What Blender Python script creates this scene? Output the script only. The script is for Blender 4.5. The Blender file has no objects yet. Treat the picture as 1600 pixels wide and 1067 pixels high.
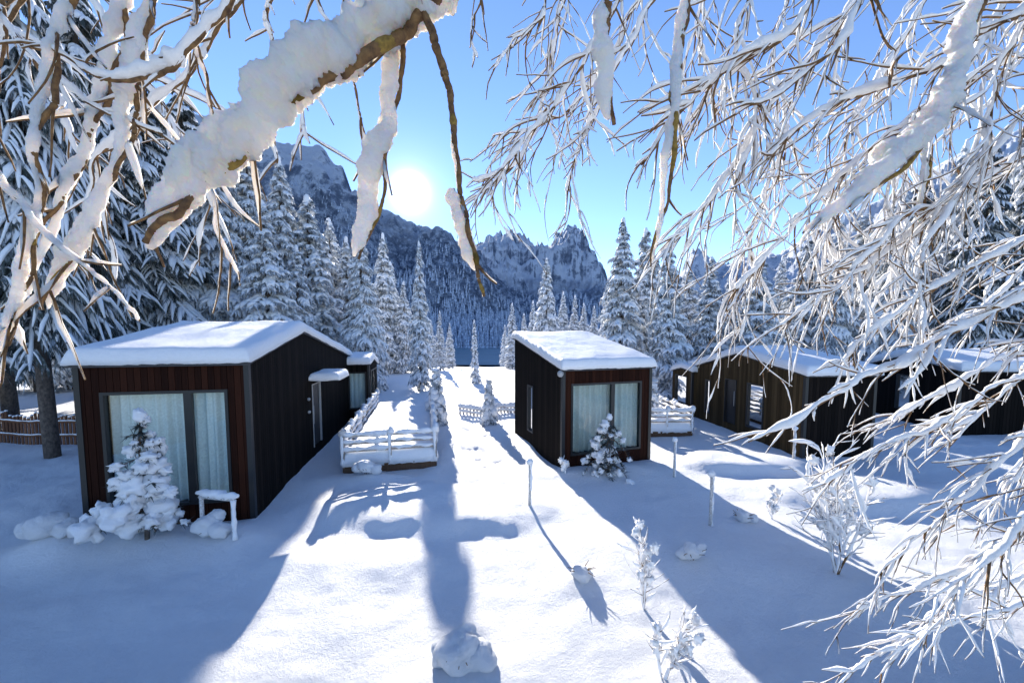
import bpy, math, random
from mathutils import Vector, noise, Matrix
R = math.radians
sc = bpy.context.scene
COL = sc.collection
sc.view_settings.view_transform = 'Standard'
sc.view_settings.look = 'None'
sc.view_settings.exposure = 0

# ------------------------------------------------------------------ helpers
class MB:
    def __init__(s): s.v=[]; s.f=[]
    def box(s, o, ax, ay, az):
        o=Vector(o); b=len(s.v)
        for k in (0,1):
            for p in (o, o+ax, o+ax+ay, o+ay): s.v.append(p+az*k)
        s.f += [(b,b+3,b+2,b+1),(b+4,b+5,b+6,b+7),(b,b+1,b+5,b+4),(b+1,b+2,b+6,b+5),(b+2,b+3,b+7,b+6),(b+3,b,b+4,b+7)]
    def tube(s, pts, rad, n=6, flat=1.0, rough=0.0, rs=8.0, fine=0.0, tw=1):
        b=len(s.v); m=len(pts)
        cs=[(math.cos(2*math.pi*k/n),math.sin(2*math.pi*k/n)*flat) for k in range(n)]
        for i,p in enumerate(pts):
            t=(pts[min(i+tw,m-1)]-pts[max(i-tw,0)])
            if t.length<1e-9: t=Vector((0,0,1))
            t.normalize()
            if tw>1:
                ref=Vector((0,1,0))
            else: ref=Vector((0,1,0)) if abs(t.z)>.97 else Vector((0,0,1))
            x=t.cross(ref).normalized(); y=x.cross(t).normalized()
            r=rad[i]
            for c,sn_ in cs:
                q=x*c+y*sn_
                if rough:
                    w_=(p+q*r)*rs
                    f_=1+rough*noise.noise(w_)+rough*.5*noise.noise(w_*2.7)
                    if fine: f_+=fine*(noise.noise(w_*7)+.7*noise.noise(w_*15))
                    s.v.append(p+q*(r*f_))
                else: s.v.append(p+q*r)
        for i in range(m-1):
            for k in range(n):
                k2=(k+1)%n
                s.f.append((b+i*n+k,b+i*n+k2,b+(i+1)*n+k2,b+(i+1)*n+k))
        s.f.append(tuple(b+k for k in reversed(range(n))))
        s.f.append(tuple(b+(m-1)*n+k for k in range(n)))
    def blob(s, c, r, seg=10, ring=7, rough=.25, fs=2.0, seed=0):
        b=len(s.v); c=Vector(c); r=Vector(r)
        off=Vector((seed*3.7,seed*1.3,seed*2.1))
        for i in range(ring+1):
            th=math.pi*i/ring
            for k in range(seg):
                a=2*math.pi*k/seg
                d=Vector((math.sin(th)*math.cos(a),math.sin(th)*math.sin(a),math.cos(th)))
                q=1+rough*noise.noise(d*fs+off)+rough*.4*noise.noise(d*fs*2.6+off)
                s.v.append(c+Vector((d.x*r.x,d.y*r.y,d.z*r.z))*q)
        for i in range(ring):
            for k in range(seg):
                k2=(k+1)%seg
                s.f.append((b+i*seg+k,b+(i+1)*seg+k,b+(i+1)*seg+k2,b+i*seg+k2))
    def obj(s, name, mat, parent=None, smooth=True, label=None):
        me=bpy.data.meshes.new(name)
        me.from_pydata([tuple(v) for v in s.v],[],s.f); me.update()
        if smooth: me.polygons.foreach_set('use_smooth',[True]*len(me.polygons))
        me.materials.append(mat)
        o=bpy.data.objects.new(name,me); COL.objects.link(o)
        if parent: o.parent=parent
        if label: o["label"]=label
        return o

def empty(name, loc, label, cat, group=None):
    o=bpy.data.objects.new(name,None); COL.objects.link(o); o.location=loc
    o.empty_display_size=.3
    o["label"]=label; o["category"]=cat
    if group: o["group"]=group
    return o
def sstep(a,b,x):
    t=max(0,min(1,(x-a)/(b-a))); return t*t*(3-2*t)
def lerp(a,b,t): return a+(b-a)*t
def interp(tab,x):
    if x<=tab[0][0]: return tab[0][1]
    for (x0,y0),(x1,y1) in zip(tab,tab[1:]):
        if x<=x1: return lerp(y0,y1,(x-x0)/(x1-x0))
    return tab[-1][1]

# ------------------------------------------------------------------ materials
def newmat(name):
    m=bpy.data.materials.new(name); m.use_nodes=True
    nt=m.node_tree; b=nt.nodes['Principled BSDF']; return m,nt,b
def N(nt,t,**k):
    n=nt.nodes.new(t)
    for a,v in k.items(): setattr(n,a,v)
    return n
def ramp(nt,fac,stops):
    r=N(nt,'ShaderNodeValToRGB')
    el=r.color_ramp.elements
    while len(el)<len(stops): el.new(.5)
    for e,(p,c) in zip(el,stops):
        e.position=p; e.color=(*c,1)
    nt.links.new(fac,r.inputs[0]); return r.outputs[0]
def noise_tex(nt,scale,detail=4,coord='Object',rough=.55):
    tc=N(nt,'ShaderNodeTexCoord'); n=N(nt,'ShaderNodeTexNoise')
    n.inputs['Scale'].default_value=scale; n.inputs['Detail'].default_value=detail
    n.inputs['Roughness'].default_value=rough
    nt.links.new(tc.outputs[coord],n.inputs['Vector']); return n.outputs['Fac']
def bump(nt,b,h,strength,dist):
    bp=N(nt,'ShaderNodeBump'); bp.inputs['Strength'].default_value=strength; bp.inputs['Distance'].default_value=dist
    nt.links.new(h,bp.inputs['Height']); nt.links.new(bp.outputs[0],b.inputs['Normal']); return bp

def snow_mat(name,sss=0.0,scale=.05,bscale=30,bdist=.01,col=(.88,.89,.91),rough=.7,strength=.6):
    m,nt,b=newmat(name)
    n1=noise_tex(nt,bscale,8,rough=rough)
    c=ramp(nt,n1,[(.3,tuple(x*.92 for x in col)),(.7,col)])
    nt.links.new(c,b.inputs['Base Color'])
    b.inputs['Roughness'].default_value=.6
    b.inputs['Specular IOR Level'].default_value=.25
    if sss:
        b.inputs['Subsurface Weight'].default_value=sss
        b.inputs['Subsurface Radius'].default_value=(1,.74,.52)
        b.inputs['Subsurface Scale'].default_value=scale
    bump(nt,b,n1,strength,bdist)
    return m
M_ground=snow_mat('snow_ground',bscale=11,bdist=.065,rough=.85,strength=.95)
M_snow=snow_mat('snow_cover',bscale=14,bdist=.05,rough=.82,strength=.7)
M_treesnow=snow_mat('tree_snow',bscale=9,bdist=.05,col=(.88,.89,.91))
M_twigsnow=snow_mat('twig_snow',sss=.85,scale=.09,bscale=110,bdist=.03,col=(.98,.955,.93),rough=.88,strength=1.0)
M_finesnow=snow_mat('fine_twig_snow',bscale=60,bdist=.014,col=(.97,.95,.93),rough=.8,strength=.7)

def bark_mat(name,c0,c1,scale=20):
    m,nt,b=newmat(name)
    n=noise_tex(nt,scale,5)
    nt.links.new(ramp(nt,n,[(.3,c0),(.7,c1)]),b.inputs['Base Color'])
    b.inputs['Roughness'].default_value=.85
    bump(nt,b,n,.7,.01); return m
M_bark=bark_mat('trunk_bark',(.04,.03,.025),(.14,.11,.09),12)
M_twig=bark_mat('twig_bark',(.055,.025,.011),(.24,.13,.045),40)
M_bud=bark_mat('bud_scales',(.12,.07,.012),(.32,.20,.035),60)

def foliage_mat(name,frost):
    m,nt,b=newmat(name)
    n=noise_tex(nt,3.2,5,rough=.75)
    nt.links.new(ramp(nt,n,[(.3-frost*.06,(.014,.02,.017)),(.5-frost*.14,(.05,.065,.06)),(.64-frost*.2,(.28,.31,.34)),(.8-frost*.24,(.75,.78,.82))]),b.inputs['Base Color'])
    b.inputs['Roughness'].default_value=.8
    return m
M_fol=foliage_mat('frosted_needles',1.0)
M_fold=foliage_mat('dark_needles',.1)
M_foly=foliage_mat('young_needles',.0)

def board_mat(name,c0,c1):
    m,nt,b=newmat(name)
    g=N(nt,'ShaderNodeNewGeometry')
    tc=N(nt,'ShaderNodeTexCoord'); mp=N(nt,'ShaderNodeMapping'); mp.inputs['Scale'].default_value=(30,30,1.2)
    nt.links.new(tc.outputs['Object'],mp.inputs[0])
    n=N(nt,'ShaderNodeTexNoise'); n.inputs['Scale'].default_value=1.5; n.inputs['Detail'].default_value=6
    nt.links.new(mp.outputs[0],n.inputs['Vector'])
    mx=N(nt,'ShaderNodeMath',operation='MULTIPLY_ADD'); mx.inputs[1].default_value=.5
    nt.links.new(g.outputs['Random Per Island'],mx.inputs[0])
    h=N(nt,'ShaderNodeMath',operation='MULTIPLY'); h.inputs[1].default_value=.55
    nt.links.new(n.outputs['Fac'],h.inputs[0]); nt.links.new(h.outputs[0],mx.inputs[2])
    nt.links.new(ramp(nt,mx.outputs[0],[(.15,c0),(.85,c1)]),b.inputs['Base Color'])
    b.inputs['Roughness'].default_value=.85; b.inputs['Specular IOR Level'].default_value=.07
    bump(nt,b,n.outputs['Fac'],.5,.006)
    return m
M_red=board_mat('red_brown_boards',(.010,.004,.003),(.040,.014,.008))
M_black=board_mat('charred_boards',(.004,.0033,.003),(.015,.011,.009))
M_olive=board_mat('weathered_boards',(.028,.018,.009),(.09,.06,.03))
M_deckwood=board_mat('deck_boards',(.05,.028,.018),(.15,.09,.055))
M_fencewood=board_mat('fence_boards',(.07,.032,.02),(.2,.10,.06))
M_rail=board_mat('frosted_rail',(.20,.15,.11),(.5,.45,.40))
def plain(name,c,rough=.5,metal=0):
    m,nt,b=newmat(name)
    n=noise_tex(nt,25,3)
    nt.links.new(ramp(nt,n,[(.3,tuple(x*.8 for x in c)),(.7,c)]),b.inputs['Base Color'])
    b.inputs['Roughness'].default_value=rough; b.inputs['Metallic'].default_value=metal
    return m
M_frame=plain('dark_frame',(.009,.010,.012),.5)
M_metal=plain('roof_edge',(.03,.03,.034),.55,.1)
M_door=plain('door_panel',(.012,.010,.010),.55)
M_curt=plain('curtain_cloth',(.68,.75,.73),.9)
M_room=plain('room_lining',(.10,.095,.09),.9)
M_lamp=plain('lamp_shell',(.4,.4,.4),.4)
def glass():
    m,nt,b=newmat('window_glass')
    out=nt.nodes['Material Output']
    tr=N(nt,'ShaderNodeBsdfTransparent'); tr.inputs[0].default_value=(.86,.92,.92,1)
    gl=N(nt,'ShaderNodeBsdfGlossy'); gl.inputs['Roughness'].default_value=.02
    fr=N(nt,'ShaderNodeFresnel'); fr.inputs[0].default_value=1.55
    mx=N(nt,'ShaderNodeMixShader')
    nt.links.new(fr.outputs[0],mx.inputs[0]); nt.links.new(tr.outputs[0],mx.inputs[1]); nt.links.new(gl.outputs[0],mx.inputs[2])
    nt.links.new(mx.outputs[0],out.inputs[0]); return m
M_glass=glass()

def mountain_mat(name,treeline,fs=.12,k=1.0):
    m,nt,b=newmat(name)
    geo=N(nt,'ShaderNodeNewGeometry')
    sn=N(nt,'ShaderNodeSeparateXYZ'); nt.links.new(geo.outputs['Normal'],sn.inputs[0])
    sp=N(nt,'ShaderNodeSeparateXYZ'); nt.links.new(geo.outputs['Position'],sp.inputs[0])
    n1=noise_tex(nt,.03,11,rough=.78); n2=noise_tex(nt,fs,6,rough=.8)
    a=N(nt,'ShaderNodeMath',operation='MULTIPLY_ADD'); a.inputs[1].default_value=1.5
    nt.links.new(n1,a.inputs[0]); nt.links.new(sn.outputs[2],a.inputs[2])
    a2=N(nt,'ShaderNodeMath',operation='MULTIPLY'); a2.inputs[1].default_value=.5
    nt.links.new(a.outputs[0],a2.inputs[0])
    rs=ramp(nt,a2.outputs[0],[(.49,(.10*k,.13*k,.19*k)),(.585,(.23*k,.28*k,.38*k)),(.66,(.70,.76,.87))])  # rock and snow colours shifted to pale blue, aerial haze painted in
    f=ramp(nt,n2,[(.40,(.10,.13,.19)),(.5,(.20,.25,.35)),(.60,(.52,.60,.73))])  # slope forest colours also lightened and blued for painted haze
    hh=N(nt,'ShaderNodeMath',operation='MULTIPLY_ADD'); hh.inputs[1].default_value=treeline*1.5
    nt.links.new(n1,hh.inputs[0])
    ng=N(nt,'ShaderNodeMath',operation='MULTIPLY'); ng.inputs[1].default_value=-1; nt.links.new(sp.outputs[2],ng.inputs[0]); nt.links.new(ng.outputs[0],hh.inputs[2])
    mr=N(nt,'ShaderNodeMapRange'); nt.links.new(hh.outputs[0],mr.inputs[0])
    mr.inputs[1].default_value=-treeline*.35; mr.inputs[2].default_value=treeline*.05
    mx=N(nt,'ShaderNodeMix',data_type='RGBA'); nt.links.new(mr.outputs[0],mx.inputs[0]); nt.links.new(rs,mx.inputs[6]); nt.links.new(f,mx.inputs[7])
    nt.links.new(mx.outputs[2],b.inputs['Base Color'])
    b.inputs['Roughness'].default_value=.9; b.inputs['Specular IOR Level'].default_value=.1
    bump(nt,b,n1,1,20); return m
M_mtn=mountain_mat('mountain_rock_hazed_left',190)
M_mtn2=mountain_mat('mountain_rock_hazed_far',110)

# ------------------------------------------------------------------ sun, sky
SUN_AZ=R(-14.5); SUN_EL=R(19.0)
sd=Vector((math.sin(SUN_AZ)*math.cos(SUN_EL),math.cos(SUN_AZ)*math.cos(SUN_EL),math.sin(SUN_EL)))
w=bpy.data.worlds.new("World"); sc.world=w; w.use_nodes=True
nt=w.node_tree; bg=nt.nodes['Background']; bg.inputs[1].default_value=.305
sky=N(nt,'ShaderNodeTexSky'); sky.sky_type='NISHITA'; sky.sun_disc=False
sky.sun_elevation=SUN_EL; sky.sun_rotation=SUN_AZ; sky.altitude=1800; sky.air_density=1.0; sky.dust_density=.02; sky.ozone_density=2.3
tint=N(nt,'ShaderNodeMix',data_type='RGBA',blend_type='MULTIPLY'); tint.inputs[0].default_value=1; tint.inputs[7].default_value=(.82,.87,1.02,1)
nt.links.new(sky.outputs[0],tint.inputs[6]); nt.links.new(tint.outputs[2],bg.inputs[0])
tc=N(nt,'ShaderNodeTexCoord'); dp=N(nt,'ShaderNodeVectorMath',operation='DOT_PRODUCT')
nt.links.new(tc.outputs['Generated'],dp.inputs[0]); dp.inputs[1].default_value=sd
mxx=N(nt,'ShaderNodeMath',operation='MAXIMUM'); mxx.inputs[1].default_value=0; nt.links.new(dp.outputs['Value'],mxx.inputs[0])
def pw(e,k):
    p=N(nt,'ShaderNodeMath',operation='POWER'); p.inputs[1].default_value=e; nt.links.new(mxx.outputs[0],p.inputs[0])
    q=N(nt,'ShaderNodeMath',operation='MULTIPLY'); q.inputs[1].default_value=k; nt.links.new(p.outputs[0],q.inputs[0]); return q.outputs[0]
ad=N(nt,'ShaderNodeMath',operation='ADD'); nt.links.new(pw(7000,80),ad.inputs[0]); nt.links.new(pw(1600,1.6),ad.inputs[1])
ad2=N(nt,'ShaderNodeMath',operation='ADD'); nt.links.new(ad.outputs[0],ad2.inputs[0]); nt.links.new(pw(240,.26),ad2.inputs[1])
bg2=N(nt,'ShaderNodeBackground'); bg2.inputs[0].default_value=(1,.94,.82,1); nt.links.new(ad2.outputs[0],bg2.inputs[1])
ash=N(nt,'ShaderNodeAddShader'); nt.links.new(bg.outputs[0],ash.inputs[0]); nt.links.new(bg2.outputs[0],ash.inputs[1])
nt.links.new(ash.outputs[0],nt.nodes['World Output'].inputs[0])
L=bpy.data.lights.new('sun','SUN'); L.energy=12; L.angle=R(.5); L.color=(1,.93,.82)
lo=bpy.data.objects.new('sun',L); COL.objects.link(lo); lo.rotation_euler=sd.to_track_quat('Z','Y').to_euler()

cam=bpy.data.cameras.new('camera'); co=bpy.data.objects.new('camera',cam); COL.objects.link(co)
cam.lens=13.5; cam.sensor_width=36; cam.shift_y=.0175; cam.clip_end=8000; cam.clip_start=.05
PITCH=4.0
co.location=(0,0,4); co.rotation_euler=(R(90-PITCH),0,0); sc.camera=co

def from_pixel(a,b,d):
    """frame pixel (column, row) and depth from the camera -> world position"""
    e=562-b
    y=598.5+.0698*e; z=.9976*e-41.9
    return Vector(((a-800)/y*d, d, 4+z/y*d))

# ------------------------------------------------------------------ ground
LAKE=-10.0
bumps=[(-1.7,8.5,2.5,1.15,.24,6),(6.9,11.3,1.9,.9,.28,8),
 (-7.3,7.0,1.4,.7,.22,2),(-5.3,7.2,.7,.5,.16,2),(2.9,10.7,1.6,.6,.22,2),(-.6,4.1,.8,.4,.12,2),(4.3,6.5,1.6,.9,.16,2),
 (-8.2,6.6,.5,.4,.25,2),(5.4,5.5,1.2,.8,.15,2),(8.6,9.2,2.2,1.0,.28,6),(-3.0,6.4,2.2,.5,.07,2),(2.5,7.0,1.2,1.0,.12,2),(-10.5,9,1.5,2,.2,2),
 (-3.6,10.0,1.5,.45,.22,2),(11.5,8.5,1.8,.8,.3,4),(.6,14,.35,3,.12,2),(-2.2,14,.3,3.4,.12,2),(1.1,5.9,.3,.22,.07,2)]
def G(x,y):
    z=.10*noise.noise((x*.28,y*.28,3.1))+.05*noise.noise((x*.9,y*.9,1.7))+.024*noise.noise((x*3.1,y*3.1,.7))
    if 0<y<14: z+=.009*noise.noise((x*8,y*8,.2))
    if y>0 and y<20:
        for cx,cy,rx,ry,h,pw_ in bumps:
            wob=1+.3*noise.noise((x*1.1,y*1.1,cx))
            q=(((x-cx)/rx)**2+((y-cy)/ry)**2)*wob
            if q<6: z+=h*math.exp(-q**(pw_/2))
    if 9.8<y<26:
        cx=-.9+ (y-10)*-.06
        z+=-.12*math.exp(-((x-cx)/.8)**2)*(.7+.9*noise.noise((x*2.6,y*2.6,5)))
        z+=.06*math.exp(-((x-cx)/1.4)**2)*noise.noise((x*4,y*4,7))
    if y>28: z+= (LAKE-.8)*sstep(28,170,y)
    if y>28: z+= .5*noise.noise((x*.05,y*.05,9))*sstep(28,60,y)
    if y>165: z-=1.5*sstep(165,180,y)*(1-sstep(330,350,y))
    if y>340: z+=(y-340)*.05
    if abs(x)>60 and y<900: z+=sstep(60,260,abs(x))*22
    return z
rows=[-14+i*.6 for i in range(25)]
y=rows[-1]+.1
while y<2600:
    rows.append(y); y+=max(.045,.0115*abs(y)) if y>2 else .12
ncol=400
g=MB()
for y in rows:
    W=1.55*max(y,0)+9
    for i in range(ncol+1):
        s=-1+2*i/ncol
        x=s*W
        g.v.append((x,y,G(x,y)))
for j in range(len(rows)-1):
    for i in range(ncol):
        a=j*(ncol+1)+i
        g.f.append((a,a+1,a+ncol+2,a+ncol+1))
go=g.obj('ground',M_ground); go["kind"]="structure"; go["label"]="deep snow covering the ground around the cabins"
def water():
    m,nt,b=newmat('lake_water')
    n=noise_tex(nt,.12,4)
    nt.links.new(ramp(nt,n,[(.35,(.03,.10,.14)),(.7,(.07,.18,.24))]),b.inputs['Base Color'])
    b.inputs['Roughness'].default_value=.35
    n2=noise_tex(nt,1.2,3); bump(nt,b,n2,.3,.05); return m
lk=MB(); lk.v=[(-330,166,LAKE),(330,166,LAKE),(480,352,LAKE),(-480,352,LAKE)]; lk.f=[(0,1,2,3)]
o=lk.obj('lake_water',water(),smooth=False); o["kind"]="structure"; o["label"]="dark teal open lake water below the mountains"

# ------------------------------------------------------------------ mountains
def mountain(name,ridge,d,y0,mat,amp,fs,label,nx=260,ny=90,p=1.15,hf_amp=.10):
    tab=[]
    for a,b in ridge:
        q=from_pixel(a,b,d); tab.append((q.x/q.y,q.z))
    ua=tab[0][0]; ub=tab[-1][0]
    m=MB()
    def hf(u,t):
        y=y0+(d-y0)*t; x=u*y
        zr=interp(tab,u)
        f=t**p if t<=1 else max(0,1-(t-1)*1.6)
        base=LAKE-4
        n=noise.ridged_multi_fractal((x*fs,y*fs,d*.01),.9,2.1,6,1.0,2.0)-.9
        n2=noise.fractal((x*fs*6,y*fs*6,3),.7,2.1,5)
        k=min(1,t*2.2)*(1-.85*math.exp(-((t-1)/.14)**2))
        return x,y,base+(zr-base)*f+amp*n*k*min(1,zr/120)+amp*hf_amp*n2*min(1,t*2)
    for j in range(ny+1):
        t=j/ny*1.3
        for i in range(nx+1):
            u=lerp(ua,ub,i/nx); m.v.append(hf(u,t))
    for j in range(ny):
        for i in range(nx):
            a=j*(nx+1)+i; m.f.append((a,a+1,a+nx+2,a+nx+1))
    o=m.obj(name,mat); o["kind"]="structure"; o["label"]=label
    return hf,ua,ub
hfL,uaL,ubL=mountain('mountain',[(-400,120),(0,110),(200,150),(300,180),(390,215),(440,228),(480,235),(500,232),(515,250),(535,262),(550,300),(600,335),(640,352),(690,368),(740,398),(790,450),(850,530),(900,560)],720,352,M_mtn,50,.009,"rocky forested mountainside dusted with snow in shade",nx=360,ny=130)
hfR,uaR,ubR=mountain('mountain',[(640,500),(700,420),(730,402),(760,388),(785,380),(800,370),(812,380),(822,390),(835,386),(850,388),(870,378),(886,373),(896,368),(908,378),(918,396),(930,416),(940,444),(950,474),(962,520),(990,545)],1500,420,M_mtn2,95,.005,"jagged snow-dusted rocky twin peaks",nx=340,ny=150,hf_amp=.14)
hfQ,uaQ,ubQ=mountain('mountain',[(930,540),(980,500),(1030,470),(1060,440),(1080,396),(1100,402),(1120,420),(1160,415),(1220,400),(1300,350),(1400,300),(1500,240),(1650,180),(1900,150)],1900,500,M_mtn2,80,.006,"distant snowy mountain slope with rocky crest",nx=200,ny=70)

rng=random.Random(5)
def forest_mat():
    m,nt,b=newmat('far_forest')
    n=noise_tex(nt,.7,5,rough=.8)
    nt.links.new(ramp(nt,n,[(.34,(.10,.13,.18)),(.45,(.22,.27,.36)),(.60,(.58,.66,.78))]),b.inputs['Base Color'])  # frosted needles, with distance haze mixed into the colours as pale blue
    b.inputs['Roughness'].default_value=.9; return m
ff=MB()
def cone_tree(m,x,y,z,h,rg):
    r=h*.17
    for l in range(3):
        zb=z+h*(.08+.27*l); zt=z+h*(.5+.25*l); rr=r*(1-.27*l)
        b=len(m.v); k=7; a0=rg.random()*6
        for i in range(k):
            a=a0+2*math.pi*i/k; q=rr*(.75+.5*rg.random())
            m.v.append((x+q*math.cos(a),y+q*math.sin(a),zb-h*.04*rg.random()))
        m.v.append((x,y,zt))
        for i in range(k): m.f.append((b+i,b+(i+1)%k,b+k))
for i in range(2600):
    u=rng.uniform(-.65,.45); y=352+ (rng.random()**1.5)*130; x=u*y
    t=(y-352)/(720-352)
    z=max(G(x,y), hfL(u,t)[2] if u<ubL and t>0 else -99, hfR(u,max(0,(y-420)/1080))[2] if uaR<u<ubR and y>420 else -99)
    cone_tree(ff,x,y,z-1,rng.uniform(7,14),rng)
for i in range(4200):
    t=rng.random()**1.3*.65; u=rng.uniform(-.75,ubL-.01)
    x,y,z=hfL(u,t); cone_tree(ff,x,y,z-1,rng.uniform(5,10),rng)
for i in range(1600):
    t=rng.random()**1.6*.3; u=rng.uniform(uaR+.01,ubR-.01)
    x,y,z=hfR(u,t); cone_tree(ff,x,y,z-1,rng.uniform(7,13),rng)
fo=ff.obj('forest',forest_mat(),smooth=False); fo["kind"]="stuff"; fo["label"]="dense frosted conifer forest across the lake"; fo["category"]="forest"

# ------------------------------------------------------------------ spruces
def spruce_meshes(seed,H,Rb,whorls,snow,nb0=9,droop=.55,lo=.07,gap=.0,fol=1.0,nl=.13,lobes=4):
    rg=random.Random(seed); S=MB(); F=MB(); T=MB()
    T.tube([Vector((0,0,-.5)),Vector((0,0,H*.3)),Vector((0,0,H*.7)),Vector((0,0,H*.98))],[H*.016,H*.013,H*.008,.01],8)
    for i in range(whorls):
        t=(i+rg.random()*.6)/whorls
        z=H*(lo+(1-lo)*t**.92)
        rad=Rb*(1-t)**.8*(1-.3*math.exp(-t*12))+H*.008
        nb=max(3,int(nb0*(1-t*.55)))
        for k in range(nb):
            if rg.random()<gap: continue
            a=2*math.pi*(k+rg.random()*.9)/nb+i*1.3
            r=rad*rg.uniform(.6,1.2)
            dv=Vector((math.cos(a),math.sin(a),0)); pv=Vector((-dv.y,dv.x,0))
            dr=droop*rg.uniform(.7,1.3)
            z0=z+rg.uniform(-.02,.02)*H
            def pt(s,r=r,z0=z0,dv=dv,dr=dr):
                return dv*(r*s)+Vector((0,0,z0-dr*r*(s**1.35)+.12*r*s**4))
            n=6
            pts=[pt(.12+.88*q/(n-1)) for q in range(n)]
            sw=snow*(.045+.04*r)*rg.uniform(.6,1.3)
            curves=[(pts,sw)]
            L_=lobes if r>.5 else 2
            for l in range(L_):
                s=.3+.62*l/L_+rg.uniform(-.05,.05)
                sg=1 if (l+k)%2 else -1
                b0=pt(s); ll=r*.38*rg.uniform(.6,1.2)*(1.25-s*.6)
                dd=(dv*.75+pv*sg*.8)
                cp=[b0+dd*ll*q+Vector((0,0,-droop*1.1*ll*q*q)) for q in (0,.35,.7,1)]
                curves.append((cp,sw*.68))
            for ci,(cp,sw_) in enumerate(curves):
                m=len(cp)
                if rg.random()<.93:
                    rr=[sw_*(.35+.75*math.sin(math.pi*min(.95,(q+.6)/m)))*rg.uniform(.6,1.45) for q in range(m)]
                    rr[-1]*=.5; rr[0]*=.5
                    S.tube([c+Vector((0,0,rr[q]*.55)) for q,c in enumerate(cp)],rr,5,flat=.7)
                kk=int((11 if ci==0 else 6)*fol)
                for q in range(kk):
                    s=(q+.5)/kk*(m-1); i0=min(m-2,int(s)); c=cp[i0].lerp(cp[i0+1],s-i0)
                    tdir=(cp[i0+1]-cp[i0]).normalized()
                    for sg in (-1,1):
                        side=Vector((-tdir.y,tdir.x,0))*sg
                        ln=(sw_*1.3+nl)*rg.uniform(.6,1.5)
                        tip=c+(side*rg.uniform(.3,.8)+tdir*rg.uniform(.2,.7)+Vector((0,0,-rg.uniform(.4,1))))*ln
                        b=len(F.v); hw=ln*.24
                        F.v+= [c-tdir*hw,c+tdir*hw,tip]; F.f.append((b,b+1,b+2))
    S.blob((0,0,H*.985),(H*.006*snow+.03,H*.006*snow+.03,H*.03),8,6,.2,seed=seed)
    return T,F,S
def mesh_of(mb,name,mat):
    me=bpy.data.meshes.new(name); me.from_pydata([tuple(v) for v in mb.v],[],mb.f); me.update()
    me.polygons.foreach_set('use_smooth',[True]*len(me.polygons)); me.materials.append(mat); return me
VAR={}
def variant(key,fm,*a,**k):
    T,F,S=spruce_meshes(*a,**k)
    VAR[key]=(a[1],mesh_of(T,'trunk',M_bark),mesh_of(F,'crown',fm),mesh_of(S,'snow',M_treesnow))
variant('a',M_fol,1,10,1.45,36,1.4,lobes=5); variant('b',M_fol,2,10,1.7,34,1.4,lobes=5); variant('c',M_fol,3,10,1.15,36,1.35,gap=.1,lobes=5)
variant('d',M_fold,4,16,2.9,40,1.1,nb0=10,droop=.75,lo=.2,fol=1.6,nl=.17,lobes=8,gap=.12)
variant('e',M_fold,6,16,2.4,46,.85,nb0=9,droop=.85,lo=.24,fol=2.2,nl=.13,lobes=10,gap=.15)
variant('f',M_fol,8,16,2.1,40,1.2,nb0=10,droop=.8,lo=.08,fol=1.5,nl=.15,lobes=7)
variant('t',M_fol,11,2.3,.5,11,3.2,nb0=8,droop=.7,lo=.06,nl=.07)
variant('v',M_fol,12,6,.6,24,1.5,nb0=6,droop=.8,lo=.05,nl=.08)
def tree(key,x,y,h,label,group=None,wide=1.0,rz=None,name='spruce_tree',cat='tree'):
    H,t,f,s=VAR[key]; sc_=h/H; rg=random.Random(int(x*77+y*13))
    e=empty(name,(x,y,G(x,y)-.05),label,cat,group)
    e.scale=(sc_*wide,sc_*wide,sc_); e.rotation_euler=(rg.uniform(-.02,.02),rg.uniform(-.02,.02),rg.random()*6.28 if rz is None else rz)
    for nm,me in (('trunk',t),('crown',f),('snow',s)):
        o=bpy.data.objects.new(nm,me); COL.objects.link(o); o.parent=e
def tpos(px,d): return (px-800)/600*d
def th(py,x,y): return 4+(520-py)/612*y-G(x,y)
GL="snow-laden spruces around the cabins"
def tr(key,px,py,d,wide=1.0,label="tall snow-laden spruce tree standing behind the cabins"):
    x=tpos(px,d); tree(key,x,d,th(py,x,d),label,GL,wide)
for px,py,d,k,wd in [(68,-330,12,'e',.62),(-70,-250,15,'d',.75),(8,-200,15.5,'e',.7),(150,-60,19,'e',.9),(235,60,21,'e',1.0),(300,130,26,'d',.95),(110,40,27,'e',1),
                  (350,185,24,'f',1.25),(-160,-60,22,'e',1),(190,120,30,'f',1.1),(60,60,26,'f',1.1),(270,170,22,'f',1.1)]:
    tr(k,px,py,d,wd,"tall dark spruce with snow-loaded drooping boughs beside the cabin")
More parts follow.
